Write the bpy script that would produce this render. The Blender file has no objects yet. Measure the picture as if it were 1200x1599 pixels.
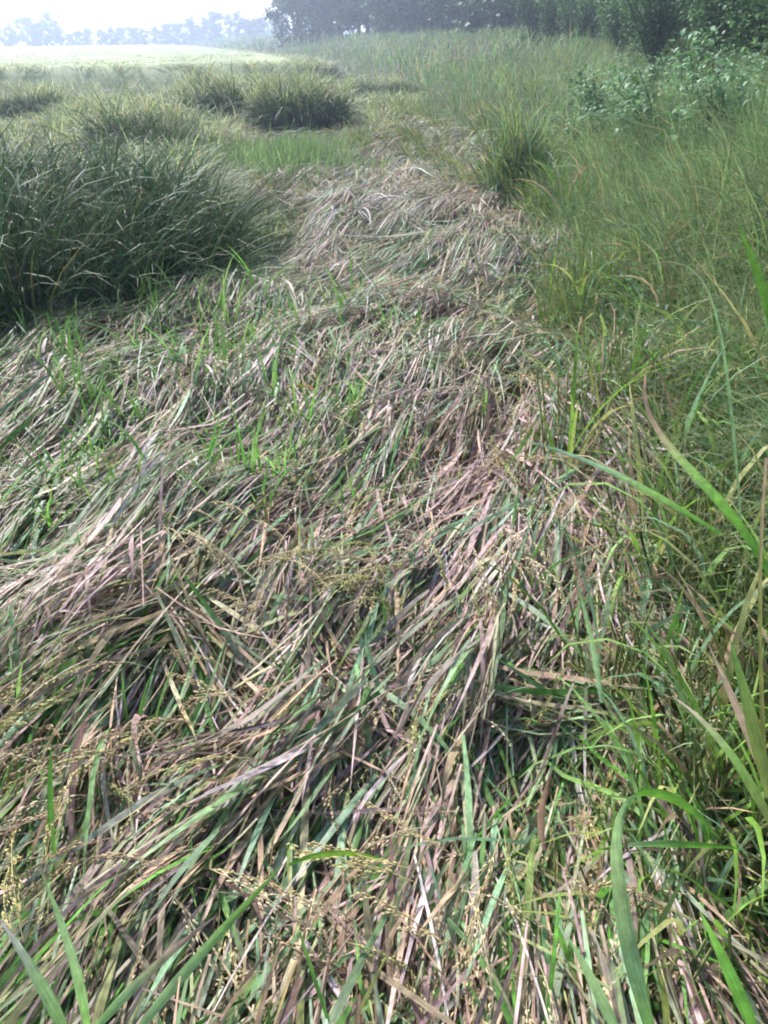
import bpy, math, random
import numpy as np
from math import radians as R, sin, cos, pi, tan

rng = np.random.default_rng(11)
random.seed(5)
sc = bpy.context.scene
COL = sc.collection

# ------------------------------------------------------------------ camera
CAM_Z, PITCH, FPX = 1.5, R(31.0), 1231.0          # phone held at chest height, tipped down
cd = bpy.data.cameras.new('camera')
cam = bpy.data.objects.new('camera', cd); COL.objects.link(cam)
cd.sensor_fit = 'VERTICAL'; cd.sensor_height = 24.0
cd.lens = 12.0 / (799.5 / FPX)
cd.clip_start = 0.05; cd.clip_end = 3000
cam.location = (0, 0, CAM_Z)
cam.rotation_euler = (pi/2 - PITCH, R(0.6), 0)
sc.camera = cam

# ------------------------------------------------------------------ sky, sun, exposure
SUN_EL, SUN_AZ = R(43), R(-30)                    # azimuth from +Y towards +X
w = bpy.data.worlds.new('World'); sc.world = w; w.use_nodes = True
nt = w.node_tree; nt.nodes.clear()
sky = nt.nodes.new('ShaderNodeTexSky'); sky.sky_type = 'NISHITA'; sky.sun_disc = False
sky.sun_elevation = SUN_EL; sky.sun_rotation = SUN_AZ
sky.dust_density = 1.5; sky.air_density = 1.0; sky.ozone_density = 1.0
hs = nt.nodes.new('ShaderNodeHueSaturation'); hs.inputs['Saturation'].default_value = 1.0   # thin high cloud veil
bg = nt.nodes.new('ShaderNodeBackground'); bg.inputs['Strength'].default_value = 0.135
wo = nt.nodes.new('ShaderNodeOutputWorld')
nt.links.new(sky.outputs[0], hs.inputs['Color']); nt.links.new(hs.outputs[0], bg.inputs['Color'])
nt.links.new(bg.outputs[0], wo.inputs['Surface'])
sd = bpy.data.lights.new('sun', 'SUN'); sd.energy = 3.6; sd.angle = R(6); sd.color = (1.0, 0.98, 1.0)
so = bpy.data.objects.new('sun', sd); COL.objects.link(so)
so.rotation_euler = (pi/2 - SUN_EL, 0, pi - SUN_AZ)
so.location = (-20, 30, 60)
vs = sc.view_settings
vs.view_transform = 'Standard'; vs.look = 'None'; vs.gamma = 1.0; vs.exposure = 1.22
sc.cycles.filter_width = 1.9
sc.cycles.use_adaptive_sampling = True; sc.cycles.adaptive_threshold = 0.04
sc.cycles.max_bounces = 4; sc.cycles.diffuse_bounces = 2; sc.cycles.glossy_bounces = 2
sc.cycles.transmission_bounces = 3; sc.cycles.transparent_max_bounces = 4; sc.cycles.volume_bounces = 0

# ------------------------------------------------------------------ helpers
def tag(o, label=None, cat=None, group=None, kind=None):
    if label: o['label'] = label
    if cat: o['category'] = cat
    if group: o['group'] = group
    if kind: o['kind'] = kind
    return o

def at(px, py, z=None, Y=None):
    """a spot of the photograph (1200 x 1599) as a place in the field, on the level z or at the distance Y"""
    u = 799.5 - py
    d = np.array([px - 600.0, FPX*cos(PITCH) + u*sin(PITCH), -FPX*sin(PITCH) + u*cos(PITCH)])
    t = (z - CAM_Z)/d[2] if Y is None else Y/d[1]
    return np.array([0, 0, CAM_Z]) + d*t

def _hash(ix, iy, k):
    h = (ix.astype(np.int64)*374761393 + iy.astype(np.int64)*668265263 + k*974634221) & 0x7fffffff
    h = ((h ^ (h >> 13))*1274126177) & 0x7fffffff
    return ((h ^ (h >> 16)) & 0xffff)/65535.0
def noise(x, y, f=1.0, k=0):
    x = np.asarray(x, float)*f; y = np.asarray(y, float)*f
    ix = np.floor(x); iy = np.floor(y); fx = x-ix; fy = y-iy
    fx = fx*fx*(3-2*fx); fy = fy*fy*(3-2*fy)
    a = _hash(ix, iy, k); b = _hash(ix+1, iy, k); c = _hash(ix, iy+1, k); d = _hash(ix+1, iy+1, k)
    return ((a*(1-fx)+b*fx)*(1-fy) + (c*(1-fx)+d*fx)*fy)*2-1
def fbm(x, y, f=1.0, k=0):
    return noise(x, y, f, k) + .5*noise(x, y, f*2.1, k+1) + .25*noise(x, y, f*4.3, k+2)
def sstep(a, b, x):
    t = np.clip((x-a)/(b-a), 0, 1); return t*t*(3-2*t)

CHROMA = 1.15      # leaf colours a little richer than the palette below
class Geo:
    """quads with a colour per vertex"""
    def __init__(s): s.v, s.q, s.c, s.u, s.n = [], [], [], [], 0
    def add(s, v, q, c, u=None):
        v = np.asarray(v, np.float32).reshape(-1, 3)
        c = np.broadcast_to(np.asarray(c, np.float32), v.shape)
        gr = c.mean(1, keepdims=True); c = np.clip(gr + (c-gr)*CHROMA, .004, .8)
        s.v.append(v); s.q.append(np.asarray(q, np.int32).reshape(-1, 4) + s.n); s.c.append(c); s.n += len(v)
        s.u.append(v*40 if u is None else np.asarray(u, np.float32).reshape(-1, 3))   # grain of the surface: across, along, which leaf
        return s
    def arrays(s): return np.concatenate(s.v), np.concatenate(s.q), np.concatenate(s.c)
    def mesh(s, name, mat):
        v, q, c = s.arrays()
        m = bpy.data.meshes.new(name)
        m.vertices.add(len(v)); m.vertices.foreach_set('co', v.ravel())
        m.loops.add(q.size); m.loops.foreach_set('vertex_index', q.ravel())
        m.polygons.add(len(q)); m.polygons.foreach_set('loop_start', np.arange(0, q.size, 4, dtype=np.int32))
        m.polygons.foreach_set('use_smooth', np.ones(len(q), bool))
        a = m.color_attributes.new('Col', 'FLOAT_COLOR', 'POINT')
        a.data.foreach_set('color', np.concatenate([c, np.ones((len(c), 1), np.float32)], 1).astype(np.float32).ravel())
        b = m.attributes.new('Grain', 'FLOAT_VECTOR', 'POINT'); b.data.foreach_set('vector', np.concatenate(s.u).astype(np.float32).ravel())
        m.materials.append(mat); m.update(calc_edges=True)
        return m
    def obj(s, name, mat, parent=None):
        return link(name, s.mesh(name, mat), parent)

def link(name, data, parent=None, loc=None, rot=None, scale=None):
    o = bpy.data.objects.new(name, data); COL.objects.link(o)
    if parent: o.parent = parent
    if loc is not None: o.location = loc
    if rot is not None: o.rotation_euler = rot
    if scale is not None: o.scale = (scale,)*3
    return o

def norm(a): return a/np.maximum(np.linalg.norm(a, axis=-1, keepdims=True), 1e-9)

def strip(g, P, side, W, C, fold=0.0):
    """ribbons along P (N,S,3); W half widths (N,S); C colours (N,S,3)"""
    N, S, _ = P.shape
    if fold:
        T = norm(np.gradient(P, axis=1)); nrm = norm(np.cross(T, side))
        rows = np.stack([P - side*W[..., None] + nrm*(fold*W)[..., None], P, P + side*W[..., None] + nrm*(fold*W)[..., None]], 2)
        K = 3
    else:
        rows = np.stack([P - side*W[..., None], P + side*W[..., None]], 2); K = 2
    idx = np.arange(N*S*K).reshape(N, S, K)
    q = np.stack([idx[:, :-1, :-1], idx[:, :-1, 1:], idx[:, 1:, 1:], idx[:, 1:, :-1]], -1)
    C = np.broadcast_to(C, (N, S, 3))
    cc = np.repeat(C[:, :, None, :], K, 2).copy()
    if K == 3: cc[:, :, 1] *= 1.18                # pale midrib
    u = np.empty((N, S, K, 3)); u[..., 0] = np.linspace(-1, 1, K)*np.maximum(W/.004, .3)[..., None]; u[..., 2] = (np.arange(N)*7.31 % 977)[:, None, None]
    u[..., 1] = np.concatenate([np.zeros((N, 1)), np.cumsum(np.linalg.norm(np.diff(P, axis=1), axis=-1), 1)], 1)[..., None]*14
    g.add(rows, q, cc.reshape(-1, 3), u); return g

def tube(g, P, rad, C, K=4):
    """round stalks along P (N,S,3), rad (N,S)"""
    N, S, _ = P.shape
    T = norm(np.gradient(P, axis=1))
    ref = np.where(np.abs(T[..., 2:3]) > .9, np.array([1., 0, 0]), np.array([0, 0, 1.]))
    a = norm(np.cross(T, ref)); b = np.cross(T, a)
    an = np.arange(K)*2*pi/K
    rows = P[:, :, None] + (a[:, :, None]*np.cos(an)[:, None] + b[:, :, None]*np.sin(an)[:, None])*rad[:, :, None, None]
    idx = np.arange(N*S*K).reshape(N, S, K); nx = np.roll(idx, -1, 2)
    q = np.stack([idx[:, :-1], nx[:, :-1], nx[:, 1:], idx[:, 1:]], -1)
    C = np.broadcast_to(C, (N, S, 3))
    g.add(rows, q, np.repeat(C[:, :, None, :], K, 2).reshape(-1, 3)); return g

def grains(g, pos, dirn, L, r, C, K=3):
    """rice grains: little spindles"""
    N = len(pos)
    st = np.array([-.5, -.1, .5]); rr = np.array([.25, 1., .12])
    if K == 0:
        P = pos[:, None] + dirn[:, None]*st[None, :, None]*np.broadcast_to(L, (N,))[:, None, None]
        side = norm(np.cross(dirn, np.random.default_rng(N).normal(0, 1, (N, 3))))[:, None].repeat(3, 1)
        return strip(g, P, side, np.broadcast_to(r, (N,))[:, None]*rr[None]*1.15, np.asarray(C)[:, None])
    P = pos[:, None] + dirn[:, None]*(st*1.0)[None, :, None]*np.broadcast_to(L, (N,))[:, None, None]
    return tube(g, P, np.broadcast_to(r, (N,))[:, None]*rr[None], np.asarray(C)[:, None] if np.ndim(C) == 2 else C, K)

def leaf_w(s): return (.5+.5*np.minimum(s/.3, 1))*(1-np.clip((s-.3)/.7, 0, 1)**1.8)*.97+.03

def arc(base, az, pitch, bend, length, S, power=1.5, sway=None):
    """blades that rise at pitch and droop by bend along their length"""
    N = len(az); s = np.linspace(0, 1, S)
    sm = (s[:-1]+s[1:])/2
    p = pitch[:, None] - bend[:, None]*sm[None]**power
    a = az[:, None] + (0 if sway is None else sway[:, None]*sm[None])
    d = np.stack([np.cos(p)*np.cos(a), np.cos(p)*np.sin(a), np.sin(p)], -1)*(length/(S-1))[:, None, None]
    P = np.concatenate([base[:, None], base[:, None]+np.cumsum(d, 1)], 1)
    side = np.stack([-np.sin(az), np.cos(az), np.zeros(N)], -1)[:, None].repeat(S, 1)
    return P, side, s

def twist(P, side, ang):
    T = norm(np.gradient(P, axis=1)); side = norm(side - T*(side*T).sum(-1, keepdims=True))
    n = np.cross(T, side)
    return side*np.cos(ang)[..., None] + n*np.sin(ang)[..., None]

def place(arr, M, loc):  # rows
    return arr@M.T + loc

def rotz(a): c, s = cos(a), sin(a); return np.array([[c, -s, 0], [s, c, 0], [0, 0, 1.]])

# ------------------------------------------------------------------ materials (all procedural)
def leaf_material(name, rough=.45, spec=.4, trans=.3, mottle=.35, scale=70.0):
    m = bpy.data.materials.new(name); m.use_nodes = True; n = m.node_tree; n.nodes.clear()
    at_ = n.nodes.new('ShaderNodeAttribute'); at_.attribute_name = 'Col'
    tc = n.nodes.new('ShaderNodeNewGeometry')
    nz = n.nodes.new('ShaderNodeTexNoise'); nz.inputs['Scale'].default_value = scale; nz.inputs['Detail'].default_value = 3
    mr = n.nodes.new('ShaderNodeMapRange'); mr.inputs['From Min'].default_value = .3; mr.inputs['From Max'].default_value = .7
    mr.inputs['To Min'].default_value = 1-mottle; mr.inputs['To Max'].default_value = 1+mottle*.6
    ga = n.nodes.new('ShaderNodeAttribute'); ga.attribute_name = 'Grain'
    n2 = n.nodes.new('ShaderNodeTexNoise'); n2.inputs['Scale'].default_value = 1.6; n2.inputs['Detail'].default_value = 4; n2.inputs['Roughness'].default_value = .65
    m2 = n.nodes.new('ShaderNodeMapRange'); m2.inputs['From Min'].default_value = .28; m2.inputs['From Max'].default_value = .72
    m2.inputs['To Min'].default_value = 1-mottle*1.2; m2.inputs['To Max'].default_value = 1+mottle
    mm = n.nodes.new('ShaderNodeMath'); mm.operation = 'MULTIPLY'
    mx = n.nodes.new('ShaderNodeVectorMath'); mx.operation = 'SCALE'
    pb = n.nodes.new('ShaderNodeBsdfPrincipled'); pb.inputs['Roughness'].default_value = rough
    pb.inputs['Specular IOR Level'].default_value = spec
    tr = n.nodes.new('ShaderNodeBsdfTranslucent'); ms = n.nodes.new('ShaderNodeMixShader'); ms.inputs[0].default_value = trans
    ou = n.nodes.new('ShaderNodeOutputMaterial')
    L = n.links.new
    L(tc.outputs['Position'], nz.inputs['Vector']); L(nz.outputs['Fac'], mr.inputs['Value'])
    L(at_.outputs['Color'], mx.inputs[0]); L(ga.outputs['Vector'], n2.inputs['Vector']); L(n2.outputs['Fac'], m2.inputs['Value'])
    L(mr.outputs[0], mm.inputs[0]); L(m2.outputs[0], mm.inputs[1]); L(mm.outputs[0], mx.inputs['Scale'])
    L(mx.outputs[0], pb.inputs['Base Color']); L(mx.outputs[0], tr.inputs['Color'])
    L(pb.outputs[0], ms.inputs[1]); L(tr.outputs[0], ms.inputs[2]); L(ms.outputs[0], ou.inputs['Surface'])
    return m
def solid_material(name, c1, c2, scale, rough=.9, bump=.3):
    m = bpy.data.materials.new(name); m.use_nodes = True; n = m.node_tree
    pb = n.nodes['Principled BSDF']; pb.inputs['Roughness'].default_value = rough; pb.inputs['Specular IOR Level'].default_value = .2
    g = n.nodes.new('ShaderNodeNewGeometry')
    nz = n.nodes.new('ShaderNodeTexNoise'); nz.inputs['Scale'].default_value = scale; nz.inputs['Detail'].default_value = 6
    cr = n.nodes.new('ShaderNodeValToRGB'); cr.color_ramp.elements[0].position = .35; cr.color_ramp.elements[1].position = .68
    cr.color_ramp.elements[0].color = (*c1, 1); cr.color_ramp.elements[1].color = (*c2, 1)
    bp = n.nodes.new('ShaderNodeBump'); bp.inputs['Strength'].default_value = bump; bp.inputs['Distance'].default_value = .05
    L = n.links.new
    L(g.outputs['Position'], nz.inputs['Vector']); L(nz.outputs['Fac'], cr.inputs[0]); L(cr.outputs[0], pb.inputs['Base Color'])
    L(nz.outputs['Fac'], bp.inputs['Height']); L(bp.outputs[0], pb.inputs['Normal'])
    return m
M_STRAW = leaf_material('straw_leaf', .48, .26, .24, .42, 60)
M_LEAF = leaf_material('green_leaf', .55, .2, .4, .28, 60)
M_STAND = leaf_material('shaded_rice_leaf', .55, .18, .16, .28, 60)  # same rice leaf, made less translucent to keep the stand's shaded face dark
M_GRAIN = leaf_material('rice_grain', .55, .35, .08, .25, 150)
M_BROAD = leaf_material('broad_leaf', .5, .3, .3, .25, 25)
M_TREE = leaf_material('tree_leaf', .6, .25, .2, .3, 2)
M_BARK = solid_material('bark', (.06, .05, .04), (.14, .12, .1), 9)
M_SOIL = solid_material('wet_soil', (.035, .028, .022), (.085, .068, .05), 12)
M_CANOPY = solid_material('ripe_rice_canopy', (.17, .22, .10), (.31, .33, .17), .35, .8, 1.0)

# palette (reflectance)
MAUVE, TAN, BROWN = (.41, .29, .27), (.46, .325, .22), (.165, .105, .085)
GREYGREEN, BLUEGREEN, GREEN = (.15, .24, .105), (.21, .325, .19), (.08, .19, .035)
OLIVE, BLEACH, BRIGHT = (.27, .25, .085), (.54, .46, .45), (.12, .27, .055)
PAL = np.array([MAUVE, TAN, BROWN, GREYGREEN, BLUEGREEN, GREEN, OLIVE, BLEACH, BRIGHT])

# ------------------------------------------------------------------ the lie of the land
_by = np.array([-3, .3, .9, 1.4, 2.0, 3.0, 5.0, 7.7, 14, 25, 45, 80, 140, 260, 900]); _bx = np.array([.3, .32, .43, .6, .76, .95, 1.15, 1.45, 1.3, .3, -3, -11, -26, -60, -250])
def bank_x(y): return np.interp(y, _by, _bx)
def ground_z(x, y):
    d = x - bank_x(y)
    return .55*sstep(-.1, 1.6, d) + .9*sstep(1.3, 8, d) + .02*fbm(x, y, .8, 3)
# folds and hollows of the flattened crop: x, y, height, reach
BUMPS = [(*at(px, py, .3)[:2], h, r) for px, py, h, r in [(600,315,.10,1.0),(745,385,.16,.4),(870,640,.15,.26),(300,790,.13,.3),(490,905,.12,.2),(260,1215,.10,.17),
         (110,1000,.07,.2),(700,1120,.06,.15),(450,560,.12,.35),(150,620,.10,.35),(620,480,.10,.4),(730,700,-.16,.22),(830,1180,-.14,.13),(560,975,-.13,.13),(840,1340,-.12,.09),(860,480,-.14,.4),(660,390,-.10,.5),(300,1080,-.12,.15),(380,690,-.12,.22),(520,1330,-.08,.1)]]
def mat_z(x, y):
    base = .26 + .06*noise(x, y, 1.15, 21) + .05*noise(x, y, 2.7, 22) + .026*noise(x, y, 5.5, 23)
    for bx_, by_, h_, r_ in BUMPS: base = base + .75*h_*np.exp(-((x-bx_)**2+(y-by_)**2)/r_**2)
    return base + .75*ground_z(x, y)

def grid_sheet(name, xs, ys, zf, mat, kind='structure'):
    X, Y = np.meshgrid(xs, ys); Z = zf(X, Y)
    v = np.stack([X, Y, Z], -1).reshape(-1, 3); i = np.arange(v.shape[0]).reshape(len(ys), len(xs))
    q = np.stack([i[:-1, :-1], i[:-1, 1:], i[1:, 1:], i[1:, :-1]], -1)
    g = Geo(); g.add(v, q, (.3, .3, .2)); o = g.obj(name, mat); o['kind'] = kind; return o
xs = np.concatenate([-np.geomspace(900, 6, 26), np.linspace(-5.6, 8, 70), np.geomspace(8.5, 900, 26)])
ys = np.concatenate([np.linspace(-6, 16, 80), np.geomspace(16.5, 1500, 44)])
grid_sheet('ground', xs, ys, ground_z, M_SOIL)
# the far part of the crop reads as one canopy
def far_canopy(x, y):
    edge = sstep(31, 33, y)*sstep(0, 2.5, bank_x(y)-x)
    return np.where(edge > .02, -.2 + edge*(.98 + .07*fbm(x, y, .35, 7) + .05*noise(x, y, 1.7, 9)), -.25)
cx = np.concatenate([-np.geomspace(420, 22, 40), np.linspace(-21, 3, 90)])
cy = np.concatenate([np.linspace(30.5, 60, 70), np.geomspace(61, 330, 50)])
o = grid_sheet('rice_field_canopy', cx, cy, far_canopy, M_CANOPY)

# ------------------------------------------------------------------ which way the fallen rice lies
FL = [(100,1550,58),(300,1500,55),(520,1500,72),(700,1500,86),(950,1450,95),(1100,1300,100),(250,1280,45),(120,1200,58),(430,1250,62),
 (620,1200,72),(800,1150,80),(950,1050,94),(300,1000,50),(500,950,58),(700,900,74),(900,850,86),(100,900,50),(300,780,34),(450,780,40),
 (600,720,62),(750,700,60),(870,680,82),(200,650,40),(400,600,50),(600,600,72),(750,560,34),(300,520,32),(500,450,38),(700,450,30),
 (850,430,24),(600,350,30),(720,370,62),(560,300,34),(680,280,24),(820,550,30),(50,600,26),(50,780,42),(620,240,18),(700,200,20)]
fp, fa = [], []
for px, py, a in FL:
    p = at(px, py, .3); k = at(px-6*cos(R(a)), py+6*sin(R(a)), .3)       # heading: tips fall towards the viewer, down and to the left
    fp.append(p[:2]); fa.append(math.atan2(k[1]-p[1], k[0]-p[0]) % (2*pi))
fp = np.array(fp); fa = np.array(fa)
def flow(x, y):
    x = np.asarray(x, float); y = np.asarray(y, float)
    sc_ = .35 + .25*y
    d2 = (((x[..., None]-fp[:, 0])**2 + (y[..., None]-fp[:, 1])**2)/sc_[..., None]**2 + .02)
    wgt = 1/d2**1.6
    return (wgt*fa).sum(-1)/wgt.sum(-1)

# which kinds of leaf lie where: weights over the palette, read off the photograph
#            mauve tan brown greyg blueg green olive bleach bright
KINDS = [(560,300,(2,1,.6,3,2,.5,2,4,.3)),(700,270,(.6,3,.3,2,2,1,4,3,.3)),(650,190,(.4,3,.2,2,1.5,2,4,2,.8)),(520,290,(1,2,.3,2.5,2,1,3,3,.3)),(640,400,(2,1,1,4,3,1,1,1.5,.5)),(800,440,(1,1.5,.8,4,2,3,3,.3,.5)),
 (400,450,(2,.7,.7,4,3,2,.5,1,1)),(150,580,(2,1,1,4,2,3,1,.4,1)),(350,650,(3.5,1,.8,4,2,1.5,.5,.6,1)),(600,600,(3,1.5,1,3,3,1,.6,1.5,.5)),
 (760,560,(2,1.5,1.5,3,2,3,2,.5,.6)),(300,790,(4,1.2,.8,3,2,1,.6,.8,.4)),(80,800,(2,1,.6,4,3,2.5,1,.4,.6)),(520,760,(4,1.5,1.2,2.5,1.5,1,.8,.5,.4)),
 (740,690,(3,2,3,1.5,1,1,1.5,.4,.3)),(870,680,(3,2.5,1,2,2.5,1.5,1,1,.5)),(480,920,(2.5,2,1,2.5,1,1.5,4,.2,.4)),(250,1000,(3,2.5,1.2,2.5,1,1.5,1.5,.3,.5)),
 (750,880,(4.5,2.5,1.5,2.5,2,.8,.8,.6,.3)),(930,880,(3,3,1,2.5,2.5,1.2,.8,.4,.3)),(800,1050,(2.5,2,3,2.5,2,1.5,1.2,.2,.4)),(550,1050,(3,1.2,1.2,3.5,3,2,.6,.3,.5)),
 (60,1150,(1,1,1,2,1,5,3,.1,1.5)),(250,1230,(4,2,2.5,2,1,1.5,.8,.2,.4)),(600,1200,(3,2.5,2,3,2,1.5,1,.3,.4)),(900,1250,(2,2.5,1.5,3,3,3,1,.2,.7)),
 (80,1450,(1,1,1.2,3,3,6,1,.1,1.5)),(350,1420,(2.5,2,1.5,3.5,2,2.5,1.5,.2,.5)),(600,1480,(4,3.5,2,2,1.5,1.5,1,.5,.4)),(760,1450,(1.5,1.5,1.5,3,3,4,1,.1,1)),
 (980,1480,(1.5,2.5,1.2,3,2.5,4.5,1.2,.1,1)),(1120,1250,(1.5,2.5,1,2.5,2,4.5,1.5,.1,1))]
kp = np.array([at(a, b, .3)[:2] for a, b, _ in KINDS]); kw = np.array([c for _, _, c in KINDS], float); kw[:, 3:6] *= 1.25; kw[:, 0] *= 1.7; kw[:, 2] *= 1.3; kw[:, 6] *= .7; kw /= kw.sum(1, keepdims=True)
def kinds(x, y):
    d2 = (((x[..., None]-kp[:, 0])**2 + (y[..., None]-kp[:, 1])**2)/(.3+.22*y)[..., None]**2 + .02)
    wgt = 1/d2**1.5; wgt /= wgt.sum(-1, keepdims=True)
    return wgt@kw
def pick(wts, n):
    c = np.cumsum(wts, -1); u = rng.random((len(wts), n)); return (u[..., None] > c[:, None, :]/c[:, None, -1:]).sum(-1)

# ------------------------------------------------------------------ where rice still stands
def poly_in(px, py, poly):
    poly = np.asarray(poly, float); x, y = np.asarray(px), np.asarray(py); ins = np.zeros(x.shape, bool)
    j = len(poly)-1
    for i in range(len(poly)):
        xi, yi = poly[i]; xj, yj = poly[j]
        c = ((yi > y) != (yj > y)) & (x < (xj-xi)*(y-yi)/(yj-yi+1e-12)+xi)
        ins ^= c; j = i
    return ins
STAND_A = [(-9, 3.45), (-2.6, 3.5), (-1.9, 3.75), (-1.35, 4.2), (-1.12, 4.9), (-.9, 5.6), (-.66, 6.5), (-.5, 7.4), (-1.0, 8.2), (-2.0, 8.6), (-3, 8.5), (-9, 9)]

# ------------------------------------------------------------------ fallen rice: locks of leaves and straws combed over one another
def in_view(x, y, pad=.25): return np.abs(x) < (y*.857+.62)*.487 + pad + .03*y

def swaths(n, y0, y1):
    out = []
    while len(out) < n:
        y = y0 + (y1-y0)*rng.random()**1.0; x = rng.uniform(-1, 1)*((y*.857+.62)*.49+.7)
        if x > bank_x(y)+.12: continue
        if poly_in(np.array([x]), np.array([y]), STAND_A)[0] and y < 8: continue
        out.append((x, y))
    return np.array(out)

def lay_leaves(g, sw, per, S, wscale=1.0, lay=(-.10, .03), lmul=1.0, calm=1.0):
    n = len(sw)
    wk = kinds(sw[:, 0], sw[:, 1])
    wk = wk**1.15*np.exp(rng.normal(0, .75, wk.shape))          # each lock has a leaning to one colour
    hd = flow(sw[:, 0], sw[:, 1]) + rng.normal(0, .2, n)*calm + .3*calm*noise(sw[:, 0], sw[:, 1], 1.6, 41)
    hd = np.where(rng.random(n) < .09, hd + rng.normal(0, .8, n), hd)
    archs = np.abs(rng.normal(.004, .014, n))*calm; lift = rng.normal(0, .042, n)*calm; curv = rng.normal(0, .12, n)
    k = pick(wk, per).ravel(); N = n*per
    rp = lambda a: np.repeat(a, per)
    L = rng.uniform(.16, .46, N)*lmul; bit = rng.random(N) < .2; L = np.where(bit, L*.4, L)
    h = rp(hd) + rng.normal(0, .16, N)*calm*np.where(rng.random(N) < .14, 3.5, 1) + np.where(bit, rng.normal(0, .5, N)*calm, 0)
    lat = rng.normal(0, .06, N)*(.6+.12*rp(sw[:, 1])); lon = rng.normal(0, .11, N)*(.6+.12*rp(sw[:, 1])) - L*.5
    x0 = rp(sw[:, 0]) + np.cos(rp(hd))*lon - np.sin(rp(hd))*lat
    y0 = rp(sw[:, 1]) + np.sin(rp(hd))*lon + np.cos(rp(hd))*lat
    s = np.linspace(0, 1, S); ds = L/(S-1)
    kap = rp(curv) + rng.normal(0, .10, N)
    kink = np.where(rng.random(N) < .10, rng.normal(0, .8, N), 0); kpos = rng.uniform(.3, .8, N)
    X = np.empty((N, S)); Yv = np.empty((N, S)); X[:, 0] = x0; Yv[:, 0] = y0
    for i in range(1, S):
        a = h + kap*(s[i]-.5) + np.where(s[i] > kpos, kink, 0)
        X[:, i] = X[:, i-1]+np.cos(a)*ds; Yv[:, i] = Yv[:, i-1]+np.sin(a)*ds
    layer = rng.uniform(lay[0], lay[1], N) + rp(lift) - np.abs(lat)*.35
    ar = rp(archs)*rng.uniform(.4, 1.6, N)
    Zm = mat_z(X, Yv); Zl = Zm[:, :1]*(1-s)[None] + Zm[:, -1:]*s[None]
    Z = .6*Zm + .4*Zl + layer[:, None] + ar[:, None]*np.sin(pi*s)[None] + (rng.normal(-.02, .045, N)*calm)[:, None]*(s-.5)[None]
    Z += np.where(rng.random(N) < .07, rng.uniform(.02, .09, N), 0)[:, None]*s[None]**2
    P = np.stack([X, Yv, Z], -1)
    side = np.stack([-np.sin(h), np.cos(h), np.zeros(N)], -1)[:, None].repeat(S, 1)
    ang = rng.normal(0, .4, N)[:, None] + rng.normal(0, .55, N)[:, None]*s[None]
    side = twist(P, side, ang)
    stalk = rng.random(N) < .33
    hw = np.where(stalk, rng.uniform(.0009, .0019, N), .0019+.0042*rng.random(N)**1.6)*wscale
    W = hw[:, None]*np.where(stalk[:, None], 1.0, leaf_w(s)[None])
    k2 = pick(wk, per).ravel(); mixf = (.45*rng.random(N))[:, None]
    c = (PAL[k]*(1-mixf)+PAL[k2]*mixf)*np.exp(rng.normal(0, .2, N))[:, None]
    c = np.where(stalk[:, None], c*.55+np.array(TAN)*.45, c)
    dry = np.array([MAUVE, TAN, BLEACH])[rng.integers(0, 3, N)]
    st0 = rng.uniform(-.1, .8, N)[:, None]
    f = (np.clip((s[None]-st0)/.35, 0, 1)*np.where(rng.random(N) < .45, rng.random(N), 0)[:, None])[..., None]
    C = c[:, None]*(1-f) + dry[:, None]*f
    C = C*np.exp(rng.normal(0, .13, (N, S)))[..., None]
    tip = (np.clip((s-.85)/.15, 0, 1)[None]*(rng.random(N) < .35)[:, None])[..., None]; C = C*(1-.7*tip) + np.array(BROWN)*.7*tip
    strip(g, P, side, W, C)
    return h

g = Geo()
lay_leaves(g, swaths(590, .2, 1.7), 80, 7, 1.35)
lay_leaves(g, swaths(690, 1.6, 4.2), 70, 6, 1.25, lmul=1.15, calm=.8)
lay_leaves(g, swaths(520, 4.0, 9.5), 62, 5, 1.15, lmul=1.6, calm=.5)
lay_leaves(g, swaths(300, 9.0, 16), 34, 5, 2.0, lmul=2, calm=.5)
straw = g.obj('fallen_rice_straw', M_STRAW)
tag(straw, 'matted straw and leaves of the flattened rice crop across the field', 'rice straw', kind='stuff')

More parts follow.
